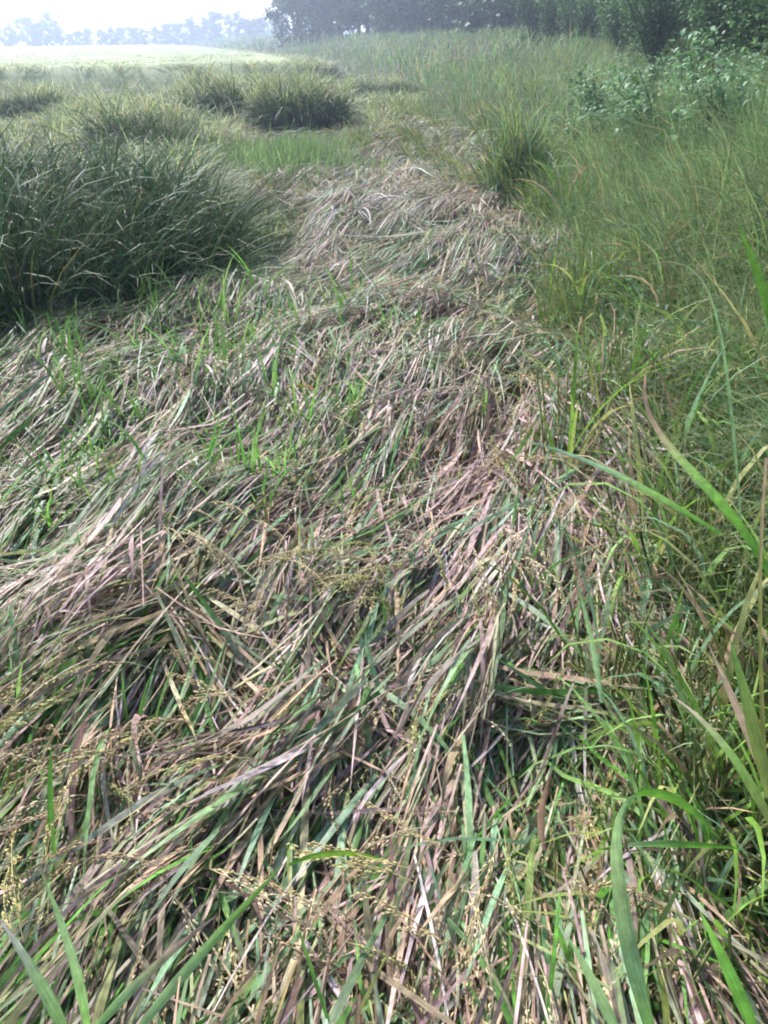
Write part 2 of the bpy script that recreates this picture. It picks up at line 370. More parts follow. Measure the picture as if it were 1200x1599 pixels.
# ------------------------------------------------------------------ ears of rice
class Two:
    def __init__(s, a, b): s.a, s.b = a, b
def panicle(L=.2, droop=1.5, nb=9, per=8, gl=.0088, gr=.002, col=(.40, .31, .11), seed=0, low=False):
    r = np.random.default_rng(seed); g = Geo(); gg = g if low else Geo(); S = 9
    s = np.linspace(0, 1, S); p = .25 - droop*s**1.2; ds = L/(S-1)
    pts = np.zeros((S, 3))
    bow = r.normal(0, .35)
    for i in range(1, S): pts[i] = pts[i-1] + ds*np.array([cos(p[i])*cos(bow*s[i]), cos(p[i])*sin(bow*s[i]), sin(p[i])])
    tube(g, pts[None], np.full((1, S), .0009), np.array(col)*.8, 3)
    GP, GD = [], []
    for b in range(nb):
        t = .12 + .85*b/(nb-1); i = t*(S-1); i0 = min(int(i), S-2); o = pts[i0]+(pts[i0+1]-pts[i0])*(i-i0); tg = norm(pts[i0+1]-pts[i0])
        a = r.uniform(0, 2*pi); out = np.array([0, cos(a), sin(a)*.6]); d = norm(tg*1.0 + out*.26)
        bl = L*(.38-.2*t)*r.uniform(.8, 1.2); n = max(3, int(per*(1.1-.4*t)))
        BP = []
        for k in range(n):
            u = (k+.6)/n; d2 = norm(d + np.array([0, 0, -.7*u])); q = o + d2*bl*u
            BP.append(q); GP.append(q + r.normal(0, .0022, 3)); GD.append(norm(d2 + r.normal(0, .28, 3)))
        BP = np.array([o]+BP); 
        if not low: tube(g, BP[None], np.full((1, len(BP)), .0005), np.array(col)*.85, 3)
    GP, GD = np.array(GP), np.array(GD)
    c = np.array(col)[None]*np.exp(r.normal(0, .2, (len(GP), 1)))
    grains(gg, GP, GD, gl*r.uniform(.85, 1.15, len(GP)), gr*r.uniform(.85, 1.15, len(GP)), c, 0 if low else 4)
    return g if low else Two(g, gg)
EAR_COLS = [(.50, .40, .21), (.44, .38, .17), (.37, .27, .16), (.54, .45, .28), (.38, .36, .15), (.45, .34, .2)]
EARS = [panicle(.16+.02*(i % 4), .8+.22*(i % 6), 9, 8, col=EAR_COLS[i % 6], seed=100+i) for i in range(12)]
EAR_MESH = [e.a.mesh('panicle', M_GRAIN) for e in EARS]
GRAIN_OF = {m.name: e.b.mesh('grains', M_GRAIN) for m, e in zip(EAR_MESH, EARS)}
def link_ear(me, parent, loc, rot, scale=None):
    o = link('panicle', me, parent, loc, rot, scale); link('grains', GRAIN_OF[me.name], o)['kind'] = 'stuff'; return o
STAND_EARS = [panicle(.17, 1.0+.3*(i % 4), 6, 4, .011, .0022, (.19+.02*(i % 3), .21, .1), 240+i, True).mesh('panicle', M_GRAIN) for i in range(8)]
EARS_LOW = [panicle(.18, .9+.3*(i % 4), 8, 6, .0105, .0023, EAR_COLS[i % 6], 200+i, True).arrays() for i in range(8)]

# many more ears lie tangled in the straw
g = Geo()
for i in range(2600):
    y = .5 + 8.5*rng.random()**1.35; x = rng.uniform(-1, 1)*((y*.857+.62)*.49+.1)
    if x > bank_x(y)+.1 or (y < 8 and poly_in(np.array([x]), np.array([y]), STAND_A)[0]): continue
    v, q, c = EARS_LOW[i % 8]
    sc_ = rng.uniform(.65, 1.0)*min(1.3, .68+.12*y); M = rotz(float(flow(x, y))+rng.normal(0, .6))*sc_
    z = float(mat_z(x, y))+rng.uniform(.015, .08)
    v2 = v.copy(); v2[:, 2] = v2[:, 2]*.35 + .01
    gr = c.mean(1, keepdims=True); c = gr + (c-gr)/CHROMA
    g.add(v2@M.T + np.array([x, y, z]), q, c*np.exp(rng.normal(0, .15)))
o = g.obj('fallen_rice_ears', M_GRAIN)
tag(o, 'golden brown ears of rice tangled in the flattened straw', 'rice ears', kind='stuff')

# ------------------------------------------------------------------ the nearest fallen plants, one by one
def hero_strip(pts, hw, cols, S=14, tw=0.0, roll=0.0, fold=.25, prof=None, up=None):
    """one leaf with a midrib along a smooth run of points"""
    pts = np.asarray(pts, float); n = len(pts)
    d = np.concatenate([[0], np.cumsum(np.linalg.norm(np.diff(pts, axis=0), axis=1))]); d /= d[-1]
    s = np.linspace(0, 1, S)
    P = np.stack([np.interp(s, d, pts[:, k]) for k in range(3)], -1)
    for _ in range(2): P[1:-1] = (P[:-2] + 2*P[1:-1] + P[2:])/4
    T = norm(np.gradient(P, axis=0)); u = np.array([0, 0, 1.]) if up is None else np.asarray(up, float)
    side = norm(np.cross(T, u)); side = twist(P[None], side[None], (roll + tw*s)[None])
    W = hw*(leaf_w(s) if prof is None else prof(s))
    ck = np.linspace(0, 1, len(cols)); cols = np.asarray(cols, float)
    C = np.stack([np.interp(s, ck, cols[:, k]) for k in range(3)], -1)
    return strip(Geo(), P[None], side, W[None], C[None], fold)

STYLE = {  # stem colour, leaf colours, ear
 'mauve': (MAUVE, [MAUVE, BLEACH, TAN, MAUVE, GREYGREEN]),
 'tan':   (TAN, [TAN, TAN, MAUVE, OLIVE, GREYGREEN]),
 'green': (GREYGREEN, [GREYGREEN, BLUEGREEN, GREEN, BLUEGREEN, GREYGREEN]),
 'fresh': (GREEN, [GREEN, (.14, .25, .06), BLUEGREEN, GREEN, BRIGHT])}
def fallen_variant(style, seed, ear):
    r = np.random.default_rng(seed); sc_, lc = STYLE[style]; parts = []
    Ls = r.uniform(.4, .6); S = 8; s = np.linspace(0, 1, S); bow = r.normal(0, .12)
    st = np.stack([Ls*s, bow*s*s*Ls, .010+.006*np.sin(pi*s)], -1)
    parts.append(('stem', tube(Geo(), st[None], np.full((1, S), .0022)*np.linspace(1.15, .6, S)[None], np.array(sc_)*.9, 5).mesh('stem', M_STRAW), None))
    for k in range(r.integers(3, 5)):
        t = r.uniform(.05, .75); o = np.array([Ls*t, bow*t*t*Ls, .016]); a = r.normal(0, .28); ln = r.uniform(.22, .42)
        c1 = np.array(lc[r.integers(0, 5)])*math.exp(r.normal(0, .14)); c2 = c1*.45+np.array([MAUVE, TAN, BLEACH][r.integers(0, 3)])*.55 if r.random() < .6 else c1*1.1
        u = np.linspace(0, 1, 6); cu = r.normal(0, .12)
        pts = np.stack([o[0]+ln*u*np.cos(a+cu*u*.5), o[1]+ln*u*np.sin(a+cu*u*.5), o[2]+r.uniform(.0, .012)*np.sin(pi*u**.8)-.012*u], -1)
        parts.append(('leaf', hero_strip(pts, r.uniform(.0038, .0072), [c1*.9, c1, c1*.8+c2*.2, c2, c2*.7+np.array(BROWN)*.3], 11, r.normal(0, .5), r.normal(0, .35), .25).mesh('leaf', M_STRAW), None))
    if ear is not None: parts.append(('panicle', EAR_MESH[ear], (Ls-.005, bow*Ls, .014)))
    return parts
VAR = {}
for st in STYLE: VAR[st] = [fallen_variant(st, hash_, (hash_ % 12) if hash_ % 3 else None) for hash_ in range(40 + 10*len(VAR), 48 + 10*len(VAR))]
FALLEN = {
 ('mauve', 0): 'flattened dead rice plant with dry mauve grey leaves, lying on the near straw',
 ('mauve', 1): 'flattened dead rice plant with mauve leaves and a grain ear, lying on the near straw',
 ('tan', 0): 'flattened rice plant gone straw tan, without ear, lying on the near straw',
 ('tan', 1): 'flattened straw tan rice plant with a golden ear, lying on the near straw',
 ('green', 0): 'flattened rice plant with dull grey green leaves, lying on the near straw',
 ('green', 1): 'flattened grey green rice plant still carrying its ear, lying on the near straw',
 ('fresh', 0): 'flattened rice plant still fresh green, without ear, lying on the near straw',
 ('fresh', 1): 'flattened fresh green rice plant with a ripening ear, lying on the near straw'}
cnt = 0
while cnt < 300:
    y = .42 + 2.4*rng.random()**1.5; x = rng.uniform(-1, 1)*((y*.857+.62)*.487+.08)
    if x > bank_x(y)-.02: continue
    kw_ = kinds(np.array([x]), np.array([y]))[0]
    p = np.array([kw_[0]+kw_[7], kw_[1]+kw_[2]*.6, kw_[3]+kw_[4], kw_[5]+kw_[8]])**1.3; p /= p.sum()
    st = ['mauve', 'tan', 'green', 'fresh'][rng.choice(4, p=p)]
    v = int(rng.integers(0, 8)); ear = any(n == 'panicle' for n, _, _ in VAR[st][v])
    h = float(flow(x, y)) + rng.normal(0, .19)
    if rng.random() < .07: h += rng.normal(0, 1.2)
    L = .45; bx_, by_ = x-cos(h)*L*.5, y-sin(h)*L*.5
    ex, ey = x+cos(h)*L*.5, y+sin(h)*L*.5
    z0, z1 = float(mat_z(bx_, by_)), float(mat_z(ex, ey))
    root = link('fallen_rice_plant', None, None, (bx_, by_, z0+.008), (rng.normal(0, .12), -math.atan2(z1-z0, L)*.9, h), rng.uniform(.85, 1.15))
    root.empty_display_size = .05
    tag(root, FALLEN[(st, int(ear))], 'rice plant', 'fallen rice plants nearest the viewer, ' + st)
    for n, me, lc in VAR[st][v]:
        if n == 'panicle': link_ear(me, root, lc, (0, 0, rng.normal(0, .5))).scale = (1, 1, .55)
        else: link(n, me, root, lc)
    cnt += 1

# ------------------------------------------------------------------ standing rice
def tuft(seed, H=.95, lean=0.0, nblade=20, near=True, palette=None, nears=4, wm=1.0):
    """a hill of rice: leaves, straws and hanging ears"""
    r = np.random.default_rng(seed); g = Geo(); N = nblade
    az = r.uniform(0, 2*pi, N); b = np.stack([np.cos(az)*r.uniform(0, .05, N), np.sin(az)*r.uniform(0, .05, N), np.zeros(N)], -1)
    b[:, 2] = r.uniform(0, .45, N)*H*np.where(r.random(N) < .5, 1, 0)
    L = r.uniform(.55, .95, N)*H - b[:, 2]*.35
    P, side, s = arc(b, az, r.uniform(1.15, 1.52, N), r.uniform(.5, 2.4, N), L, 7, 1.7, r.normal(0, .4, N))
    side = twist(P, side, r.normal(0, .4, N)[:, None] + r.normal(0, .7, N)[:, None]*s[None])
    P[..., 0] += lean*P[..., 2]**1.5
    pal = np.array(palette or [GREEN, (.12, .20, .07), GREYGREEN, OLIVE, TAN, (.10, .17, .06)])
    c = pal[r.integers(0, len(pal), N)]*np.exp(r.normal(0, .18, N))[:, None]
    f = (np.clip((s-.55)/.45, 0, 1)[None]*np.where(r.random(N) < .3, .6, .05)[:, None])[..., None]
    strip(g, P, side, r.uniform(.0038, .0062, N)[:, None]*wm*leaf_w(s)[None], c[:, None]*(1-f)+np.array((.27, .29, .13))*f)
    n2 = 9; az = r.uniform(0, 2*pi, n2); b = np.stack([np.cos(az)*.03, np.sin(az)*.03, np.zeros(n2)], -1)
    P, side, s = arc(b, az, r.uniform(1.35, 1.53, n2), r.uniform(0, .3, n2), r.uniform(.6, .8, n2)*H, 5)
    P[..., 0] += lean*P[..., 2]**1.5
    tube(g, P, np.full((n2, 5), .0024*wm), np.array((.12, .15, .07) if wm < 1.2 else (.27, .3, .13)), 3)
    ears = [(P[k, -1], az[k]) for k in range(min(nears, n2))]
    return g, ears
STAND_PAL = [(.04, .09, .04), (.05, .105, .05), (.06, .11, .06), (.10, .13, .065), (.045, .095, .045), (.07, .14, .055), (.035, .075, .035), (.12, .115, .085)]  # dark green rice leaves, deepened to put the face's shade into the colour
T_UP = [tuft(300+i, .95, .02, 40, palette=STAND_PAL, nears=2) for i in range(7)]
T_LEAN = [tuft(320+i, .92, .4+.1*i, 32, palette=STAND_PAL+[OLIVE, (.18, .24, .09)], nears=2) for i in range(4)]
T_GREEN = [tuft(340+i, .95, .1, 38, wm=1.35, palette=[(.13, .24, .05), BRIGHT, (.2, .3, .09), (.24, .31, .09), BLUEGREEN, TAN, (.32, .34, .13)], nears=3) for i in range(4)]
T_BROAD = [tuft(380+i, .9, .1, 20, wm=1.75, palette=[(.19, .33, .07), (.26, .38, .1), (.34, .42, .13), (.23, .36, .13), BLUEGREEN, TAN, (.42, .43, .18), (.45, .4, .24)], nears=3) for i in range(4)]
def mesh_of(T, nm, m=None): return [(t[0].mesh(nm, m or M_LEAF), t[1]) for t in T]
MU, ML, MG, MB = mesh_of(T_UP, 'leaves', M_STAND), mesh_of(T_LEAN, 'leaves', M_STAND), mesh_of(T_GREEN, 'leaves'), mesh_of(T_BROAD, 'leaves')
def put_tuft(kind, x, y, label, group, scale=1.0, az=None, tilt=(0, 0), z=None):
    me, ears = kind[random.randrange(len(kind))]
    root = link('standing_rice_plant', None, None, (x, y, float(ground_z(x, y)) if z is None else z), (tilt[0], tilt[1], random.uniform(0, 2*pi) if az is None else az), scale)
    tag(root, label, 'rice plant', group)
    lv = link('leaves', me, root); lv['kind'] = 'stuff'
    for p, a in ears:
        o = link('panicle', STAND_EARS[random.randrange(8)], root, tuple(p), (0, 0, a+random.uniform(-.4, .4)))
    return root
spots = []
gx, gy = np.meshgrid(np.arange(-5.5, 0, .145), np.arange(3.35, 9, .145))
gx = gx.ravel()+rng.normal(0, .05, gx.size); gy = gy.ravel()+rng.normal(0, .05, gy.size)
ok = poly_in(gx, gy, STAND_A) & in_view(gx, gy, .6)
gx, gy = gx[ok], gy[ok]; od = np.argsort(gy)
gx, gy = gx[od], gy[od]
nA = min(250, len(gx))
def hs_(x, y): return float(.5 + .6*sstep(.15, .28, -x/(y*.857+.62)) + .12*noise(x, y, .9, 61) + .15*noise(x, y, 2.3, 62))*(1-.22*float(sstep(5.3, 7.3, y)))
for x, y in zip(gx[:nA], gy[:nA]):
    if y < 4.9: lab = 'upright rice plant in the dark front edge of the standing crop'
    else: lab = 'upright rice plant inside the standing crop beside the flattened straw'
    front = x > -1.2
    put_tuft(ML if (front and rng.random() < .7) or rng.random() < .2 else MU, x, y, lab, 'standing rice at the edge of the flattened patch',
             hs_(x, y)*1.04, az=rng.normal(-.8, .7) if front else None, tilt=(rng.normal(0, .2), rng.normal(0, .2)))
# upright survivors along the bank and in the straw: each clump one thing
T_GOLD = [tuft(360+i, .85, .7, 34, palette=[OLIVE, (.36, .35, .16), (.2, .28, .09), (.17, .27, .09), GREYGREEN], nears=2) for i in range(4)]
MD = mesh_of(T_GOLD, 'leaves')
T_SHEAF = [tuft(390+i, .95, .05, 34, wm=1.5, palette=[(.2, .3, .1), (.3, .36, .14), (.36, .38, .17), BLUEGREEN, (.14, .23, .08)], nears=3) for i in range(3)]
for t, _ in T_SHEAF:
    for v_ in t.v: v_[:, :2] *= .62
MP = mesh_of(T_SHEAF, 'leaves')
for px, py, n, sp, kd, sc0, lab in [
    (805, 312, 18, .15, MP, 1.3, 'upright yellow green rice clump rising alone from the flattened straw by the bank'),
    (985, 500, 14, .24, MG, .8, 'upright green rice clump at the foot of the grassy bank behind the dense clump'),
    (985, 690, 16, .2, MG, .8, 'dense green rice clump standing beside the near grassy bank, tallest in the middle'),
    (1120, 960, 14, .15, MB, .75, 'green rice clump at the near right edge under the long curved leaf'),
    (1130, 1330, 14, .10, MB, .6, 'low leafy rice clump in the lower right corner beside the broad leaves'),
    (1070, 790, 14, .16, MB, .85, 'yellow green rice clump behind the long curved leaf on the bank edge'),
    (1165, 1120, 14, .11, MB, .72, 'tall yellow green rice clump cut by the right border'),
    (1060, 1180, 8, .09, MB, .5, 'thin leafy rice clump left of the tall one on the right border'),
    (1060, 1520, 11, .07, MB, .42, 'leafy green rice clump at the bottom right between the broad leaves'),
    (25, 1340, 8, .06, MB, .42, 'fresh green rice clump leaning in at the left border'),
    (70, 1560, 8, .05, MB, .36, 'fresh green rice clump in the lower left corner'),
    (790, 1520, 7, .05, MB, .34, 'low fresh green rice clump at the bottom beside the dark gap'),
    (760, 300, 9, .2, MD, .85, 'half fallen golden rice clump leaning against the left of the upright clump'),
    (860, 340, 9, .2, MG, .8, 'half standing green rice clump between the upright clump and the bank'),
    (480, 290, 8, .3, MD, .6, 'low golden rice clump leaning off the end of the standing crop'),
    (575, 232, 9, .3, MD, .7, 'golden leaning rice clump left of the crest behind the flattened straw'),
    (640, 222, 10, .35, MD, .72, 'golden leaning rice clump in the middle of the far straw edge'),
    (690, 250, 8, .3, MD, .68, 'golden leaning rice clump next to the upright yellow green clump'),
    (650, 180, 12, .6, MD, .8, 'farthest golden leaning rice clump at the foot of the bank'),
    (725, 205, 10, .45, MD, .8, 'golden leaning rice clump touching the bank behind the upright clump')]:
    c = at(px, py, .45 if kd is MB else .2); z0 = float(ground_z(c[0], c[1])) if kd is not MB else float(mat_z(c[0], c[1]))-.12
    root = link('rice_clump', None, None, (c[0], c[1], z0)); tag(root, lab, 'rice clump')
    for k in range(n):
        dx, dy = rng.normal(0, sp), rng.normal(0, sp*1.1); me, ears = kd[k % len(kd)]
        dz = float(ground_z(c[0]+dx, c[1]+dy))-z0; az = rng.uniform(0, 6.28) if kd is not MD else rng.normal(3.6, .5); sc_ = rng.uniform(.8, 1.05)*sc0
        lv = link('leaves', me, root, (dx, dy, dz), (rng.normal(0, .12 if sc0 > .5 else .45), rng.normal(0, .12 if sc0 > .5 else .45), az), sc_); lv['kind'] = 'stuff'
        for p, a in ears:
            q = rotz(az)@np.array(p)*sc_; link('panicle', STAND_EARS[random.randrange(8)], root, (dx+q[0], dy+q[1], dz+q[2]), (0, 0, a+az), sc_)

# the rest of the standing crop, past what one can count
def bake(g, T, x, y, z, a, s):
    v, q, c = T
    gr = c.mean(1, keepdims=True); c = gr + (c-gr)/CHROMA
    g.add(v@(rotz(a)*s).T + np.array([x, y, z]), q, c*np.exp(rng.normal(0, .12)))
def lowtuft(seed, H, pal, N=9, lean=0., wm=2.2):
    r = np.random.default_rng(seed); g = Geo()
    az = r.uniform(0, 2*pi, N); b = np.stack([np.cos(az)*.08, np.sin(az)*.08, np.full(N, .12)], -1)
    P, side, s = arc(b, az, r.uniform(1.0, 1.5, N), r.uniform(.6, 2.3, N), r.uniform(.6, .95, N)*H, 5, 1.6)
    P[..., 0] += lean*P[..., 2]**1.5
    side = twist(P, side, r.normal(0, .5, N)[:, None].repeat(5, 1))
    c = np.array(pal)[r.integers(0, len(pal), N)]*np.exp(r.normal(0, .2, N))[:, None]
    strip(g, P, side, r.uniform(.004, .006, N)[:, None]*wm*leaf_w(s)[None], c[:, None])
    return g.arrays()
PAL_RIPE = [(.33, .36, .17), (.39, .40, .22), (.27, .34, .14), (.42, .38, .24), (.22, .31, .12), (.35, .37, .21)]
PAL_MID = [(.08, .14, .05), (.06, .12, .04), (.22, .21, .1), (.2, .18, .14), (.12, .17, .08), (.1, .16, .05), (.08, .14, .05)]  # dark leaves, the shade of the mound faces partly put into their colour
LOWR = [lowtuft(400+i, .85, PAL_RIPE) for i in range(6)]
LOWM = [lowtuft(420+i, .95, PAL_MID, 18, .1*(i % 3), 1.7) for i in range(6)]
g = Geo()
for x, y in zip(gx[nA:], gy[nA:]): bake(g, (LOWR if random.random() < .5 else LOWM)[random.randrange(6)], x, y, 0, random.uniform(0, 6.28), hs_(x, y))
MOUNDS = [(at(215, 235, .2), .8, .5, .9), (at(318, 190, .2), .7, .6, 1.22), (at(455, 203, .2), .85, .6, 1.2), (at(30, 178, .2), .7, .6, .9),
          (at(120, 200, .2), .7, .6, .8), (at(600, 150, .2), .8, .6, .72), (at(470, 125, .2), 1.0, .8, .95)]
MLAB = ['low dark fronted rice mound just behind the standing crop', 'dark faced rice mound left of the widest dark mound', 'widest dark faced rice mound behind the bright young grass',
        'small dark rice mound at the left border of the field', 'low pale rice mound between the left border and the dark mounds', 'low golden rice mound beside the end of the straw', 'farthest rice mound, behind the widest dark one']
for i, (c, rx, ry, h) in enumerate(MOUNDS):
    gl, gt = Geo(), Geo(); z0 = float(ground_z(c[0], c[1]+ry)); off = np.array([c[0], c[1]+ry])
    lobes = [(rng.uniform(-.75, .75)*rx, rng.normal(0, .35)*ry, rng.uniform(.65, 1.1)) for _ in range(4)]
    for k in range(int(330*rx*ry)):
        a = rng.uniform(0, 6.28); q = math.sqrt(rng.random()); lx, ly, lh = lobes[k % 4]
        bake(gl, LOWM[random.randrange(6)], lx+cos(a)*q*rx*.62, ly+sin(a)*q*ry*.62, 0, rng.uniform(0, 6.28), lh*h*1.12*(1.05-.24*q*q)*rng.uniform(.72, 1.12))
    for k in range(100):                      # low growth round its foot
        a = rng.uniform(-.35, 3.5); q = rng.uniform(.9, 2.2)
        bake(gt, LOWR[random.randrange(6)], cos(a)*q*rx, sin(a)*q*ry, 0, rng.uniform(0, 6.28), rng.uniform(.4, .82))
    for k in range(int(110*rx*ry)):            # ripe tops of the mound
        a = rng.uniform(0, 6.28); q = math.sqrt(rng.random())
        bake(gt, LOWR[random.randrange(6)], cos(a)*q*rx, sin(a)*q*ry+.1, h*(.6-.3*q*q), rng.uniform(0, 6.28), h*rng.uniform(.4, .75))
    root = link('rice_mound', None, None, (off[0], off[1], z0)); tag(root, MLAB[i], 'rice mound')
    gl.obj('leaves', M_STAND, root)['kind'] = 'stuff'; gt.obj('ripe_tops', M_LEAF, root)['kind'] = 'stuff'
# ragged crop running back to the far canopy
for k in range(5800):
    y = 8.6 + 30*rng.random()**1.25; x = rng.uniform(-1.15, 1)*((y*.857+.62)*.49+.6)
    if x > bank_x(y)-.1: continue
    if any(abs(x-c[0]) < rx*1.15 and c[1]-1.5 < y < c[1]+.1 for c, rx, ry, h in MOUNDS[:4]): continue
    d = fbm(np.array([x]), np.array([y]), .42, 77)[0]
    if y < 17 and x > -1.9-.1*(y-8): 
        if d < .35: continue
        hh = .45
    else: hh = .62 + .28*np.clip(d+.3, -1, 1)
    if 22 < y < 29.5 and x < -2: hh *= .3
    bake(g, (LOWR if rng.random() < np.clip((y-5)/9, .5, .95) else LOWM)[random.randrange(6)], x, y, float(ground_z(x, y)), rng.uniform(0, 6.28), float(hh)*rng.uniform(.85, 1.15))
for k in range(2600):
    y = 32 + 70*rng.random()**1.6; x = rng.uniform(-1, 1)*((y*.857+.62)*.49+.6)
    if x > bank_x(y)-1: continue
    v, q, c = LOWR[random.randrange(6)]
    bake(g, (v*np.array([1.6, 1.6, .5]), q, c), x, y, .55, rng.uniform(0, 6.28), 1.0)
o = g.obj('standing_rice_crop', M_LEAF)
tag(o, 'ripe rice still standing in ragged mounds behind the flattened patch', 'rice crop', kind='stuff')

# ------------------------------------------------------------------ grassy bank
PAL_BANK = [(.18, .28, .11), (.22, .33, .13), (.14, .23, .09), (.2, .27, .12), (.21, .32, .17), (.34, .31, .15)]
def bank_grass(g, n, y0, y1, pw, hmul, wm, S):
    y = y0 + (y1-y0)*rng.random(n)**pw
    xm = np.minimum((y*.857+.62)*.49+.9, bank_x(y)+np.where(y > 78, 45, 14))
    x = bank_x(y)-.12 + (xm-bank_x(y)+.12)*rng.random(n)
    edge = np.clip((x-bank_x(y))/.5, 0, 1)
    cl = .5+.5*noise(x, y, 1.3, 81)
    L = (.22+.34*rng.random(n))*hmul*(.6+.6*cl)*(.6+.4*edge)
    az = rng.uniform(0, 2*pi, n)
    P, side, s = arc(np.stack([x, y, ground_z(x, y)-.02], -1), az, rng.uniform(1.05, 1.53, n), rng.uniform(.2, 1.9, n), L, S, 1.6, rng.normal(0, .5, n))
    side = twist(P, side, rng.normal(0, .5, n)[:, None]*np.ones(S))
    c = np.array(PAL_BANK)[rng.integers(0, 6, n)]*np.exp(rng.normal(0, .2, n))[:, None]*(1+.25*noise(x, y, .8, 83))[:, None]
    strip(g, P, side, rng.uniform(.0016, .0034, n)[:, None]*wm*leaf_w(s)[None], c[:, None])
g = Geo()
bank_grass(g, 19000, .25, 3.2, .85, 1.4, 1.5, 6)
bank_grass(g, 5000, .3, 5, .7, 1.5, 2.6, 8)
bank_grass(g, 34000, 3, 9, .85, 1.7, 1.35, 4)
bank_grass(g, 20000, 8.5, 26, 1.1, 1.3, 2.6, 4)
bank_grass(g, 9000, 25, 80, 1.2, 1.6, 7, 4)
bank_grass(g, 7000, 78, 240, 1.0, 2.6, 22, 3)
o = g.obj('bank_grass', M_LEAF); tag(o, 'fine green grass covering the field bank', 'grass', kind='stuff')

# seeding grass tussocks on the bank, thin stalks above the grass
def tussock(seed):
    r = np.random.default_rng(seed); g = Geo(); N = 26
    az = r.uniform(0, 2*pi, N); b = np.stack([np.cos(az)*.03, np.sin(az)*.03, np.zeros(N)], -1)
    P, side, s = arc(b, az, r.uniform(1.0, 1.5, N), r.uniform(.5, 2.2, N), r.uniform(.25, .6, N), 8, 1.5, r.normal(0, .5, N))
    c = np.array(PAL_BANK)[r.integers(0, 5, N)]*1.15
    strip(g, P, twist(P, side, r.normal(0, .5, N)[:, None]*np.ones(8)), r.uniform(.002, .0045, N)[:, None]*leaf_w(s)[None], c[:, None])
    st = Geo(); n = 6; az = r.uniform(0, 2*pi, n); b = np.zeros((n, 3))
    P, side, s = arc(b, az, r.uniform(1.2, 1.5, n), r.uniform(.2, 1.0, n), r.uniform(.6, .95, n), 10, 1.8)
    tube(st, P, np.linspace(.0013, .0006, 10)[None].repeat(n, 0), np.array((.25, .3, .13)), 3)
    hd = Geo()
    for k in range(n):
        for t in (6, 7, 8, 9):
            o = P[k, t]; m = 4; a2 = r.uniform(0, 2*pi, m)
            Q, sd_, s2 = arc(np.repeat(o[None], m, 0), a2, r.uniform(.1, 1.0, m), r.uniform(.3, 1.4, m), r.uniform(.04, .11, m), 4)
            tube(hd, Q, np.full((m, 4), .0006), np.array((.33, .34, .2)), 3)
            grains(hd, Q[:, -1], norm(Q[:, -1]-Q[:, -2]), .006, .0011, np.array((.36, .34, .2)), 3)
    return [('blades', g.mesh('blades', M_LEAF)), ('stalks', st.mesh('stalks', M_LEAF)), ('seed_heads', hd.mesh('seed_heads', M_LEAF))]
TUS = [tussock(500+i) for i in range(5)]
for i in range(70):
    y = 1.35 + 7*(i/70)**1.4; xm = (y*.857+.62)*.487
    x = bank_x(y)+.08 + max(.1, xm-bank_x(y))*random.random()**.8
    if i < 30: lab = 'seeding wild grass tussock low on the near bank beside the flattened rice'
    else: lab = 'seeding wild grass tussock further back on the grassy bank'
    root = link('grass_tussock', None, None, (x, y, float(ground_z(x, y))-.01), (0, 0, random.uniform(0, 6.28)), random.uniform(.75, 1.15))
    tag(root, lab, 'grass tussock', 'seeding grass tussocks on the bank')
    st = None
    for n, me in TUS[i % 5]:
        o = link(n, me, st if n == 'seed_heads' else root); o['kind'] = 'stuff'
        if n == 'stalks': st = o

# ------------------------------------------------------------------ leafy weeds and shrubs on the bank
def broad_leaves(g, pos, az, pit, L, Wd, C):
    """oval leaves with a fold, 2 x 4 faces"""
    N = len(pos); S = 5; s = np.linspace(0, 1, S)
    P, side, _ = arc(pos, az, pit, np.full(N, .7), L, S, 1.2)
    prof = np.sin(pi*np.clip(s*.97+.015, 0, 1)**.8)*.98+.02
    strip(g, P, side, Wd[:, None]*prof[None], C[:, None], .35)
def shrub(seed, H, Rd, n, leaf, cols):
    r = np.random.default_rng(seed); st = Geo(); fo = Geo(); nb = 9
    az = r.uniform(0, 2*pi, nb); P, side, s = arc(np.zeros((nb, 3)), az, r.uniform(.8, 1.5, nb), r.uniform(.0, .9, nb), r.uniform(.75, 1.1, nb)*H, 7)
    P[..., :2] *= Rd/H*1.2
    tube(st, P, np.linspace(.012, .003, 7)[None].repeat(nb, 0)*H, np.array((.14, .13, .07)), 4)
    bi = r.integers(0, nb, n); t = r.uniform(.25, 1, n)*6; i0 = np.minimum(t.astype(int), 5); fr = (t-i0)[:, None]
    o = P[bi, i0]*(1-fr)+P[bi, i0+1]*fr + r.normal(0, .09*H, (n, 3))
    o[:, 2] = np.maximum(o[:, 2], .03)
    c = np.array(cols)[r.integers(0, len(cols), n)]*np.exp(r.normal(0, .2, n))[:, None]
    L = leaf*r.uniform(.6, 1.25, n)
    broad_leaves(fo, o, r.uniform(0, 2*pi, n), r.normal(.25, .45, n), L, L*.28, c)
    return [('stems', st.mesh('stems', M_BARK)), ('leaves', fo.mesh('leaves', M_BROAD))]
SH_P = [(.15, .26, .12), (.22, .33, .19), (.12, .22, .08)]
SH_D = [(.06, .12, .04), (.09, .17, .06), (.12, .22, .08)]
SHR = [shrub(600+i, .8, .7, 900, .07, SH_P) for i in range(4)]
SHD = [shrub(620+i, 1.9, 1.6, 3200, .09, SH_D) for i in range(3)]
def put(name, parts, x, y, z, s, lab, cat, grp, rz=None):
    root = link(name, None, None, (x, y, z), (0, 0, random.uniform(0, 6.28) if rz is None else rz), s); tag(root, lab, cat, grp)
    tk = None
    for n, me in parts:
        o = link(n, me, tk if n == 'limbs' else root)
        if n == 'trunk': tk = o
        if n in ('leaves', 'crown'): o['kind'] = 'stuff'
    return root
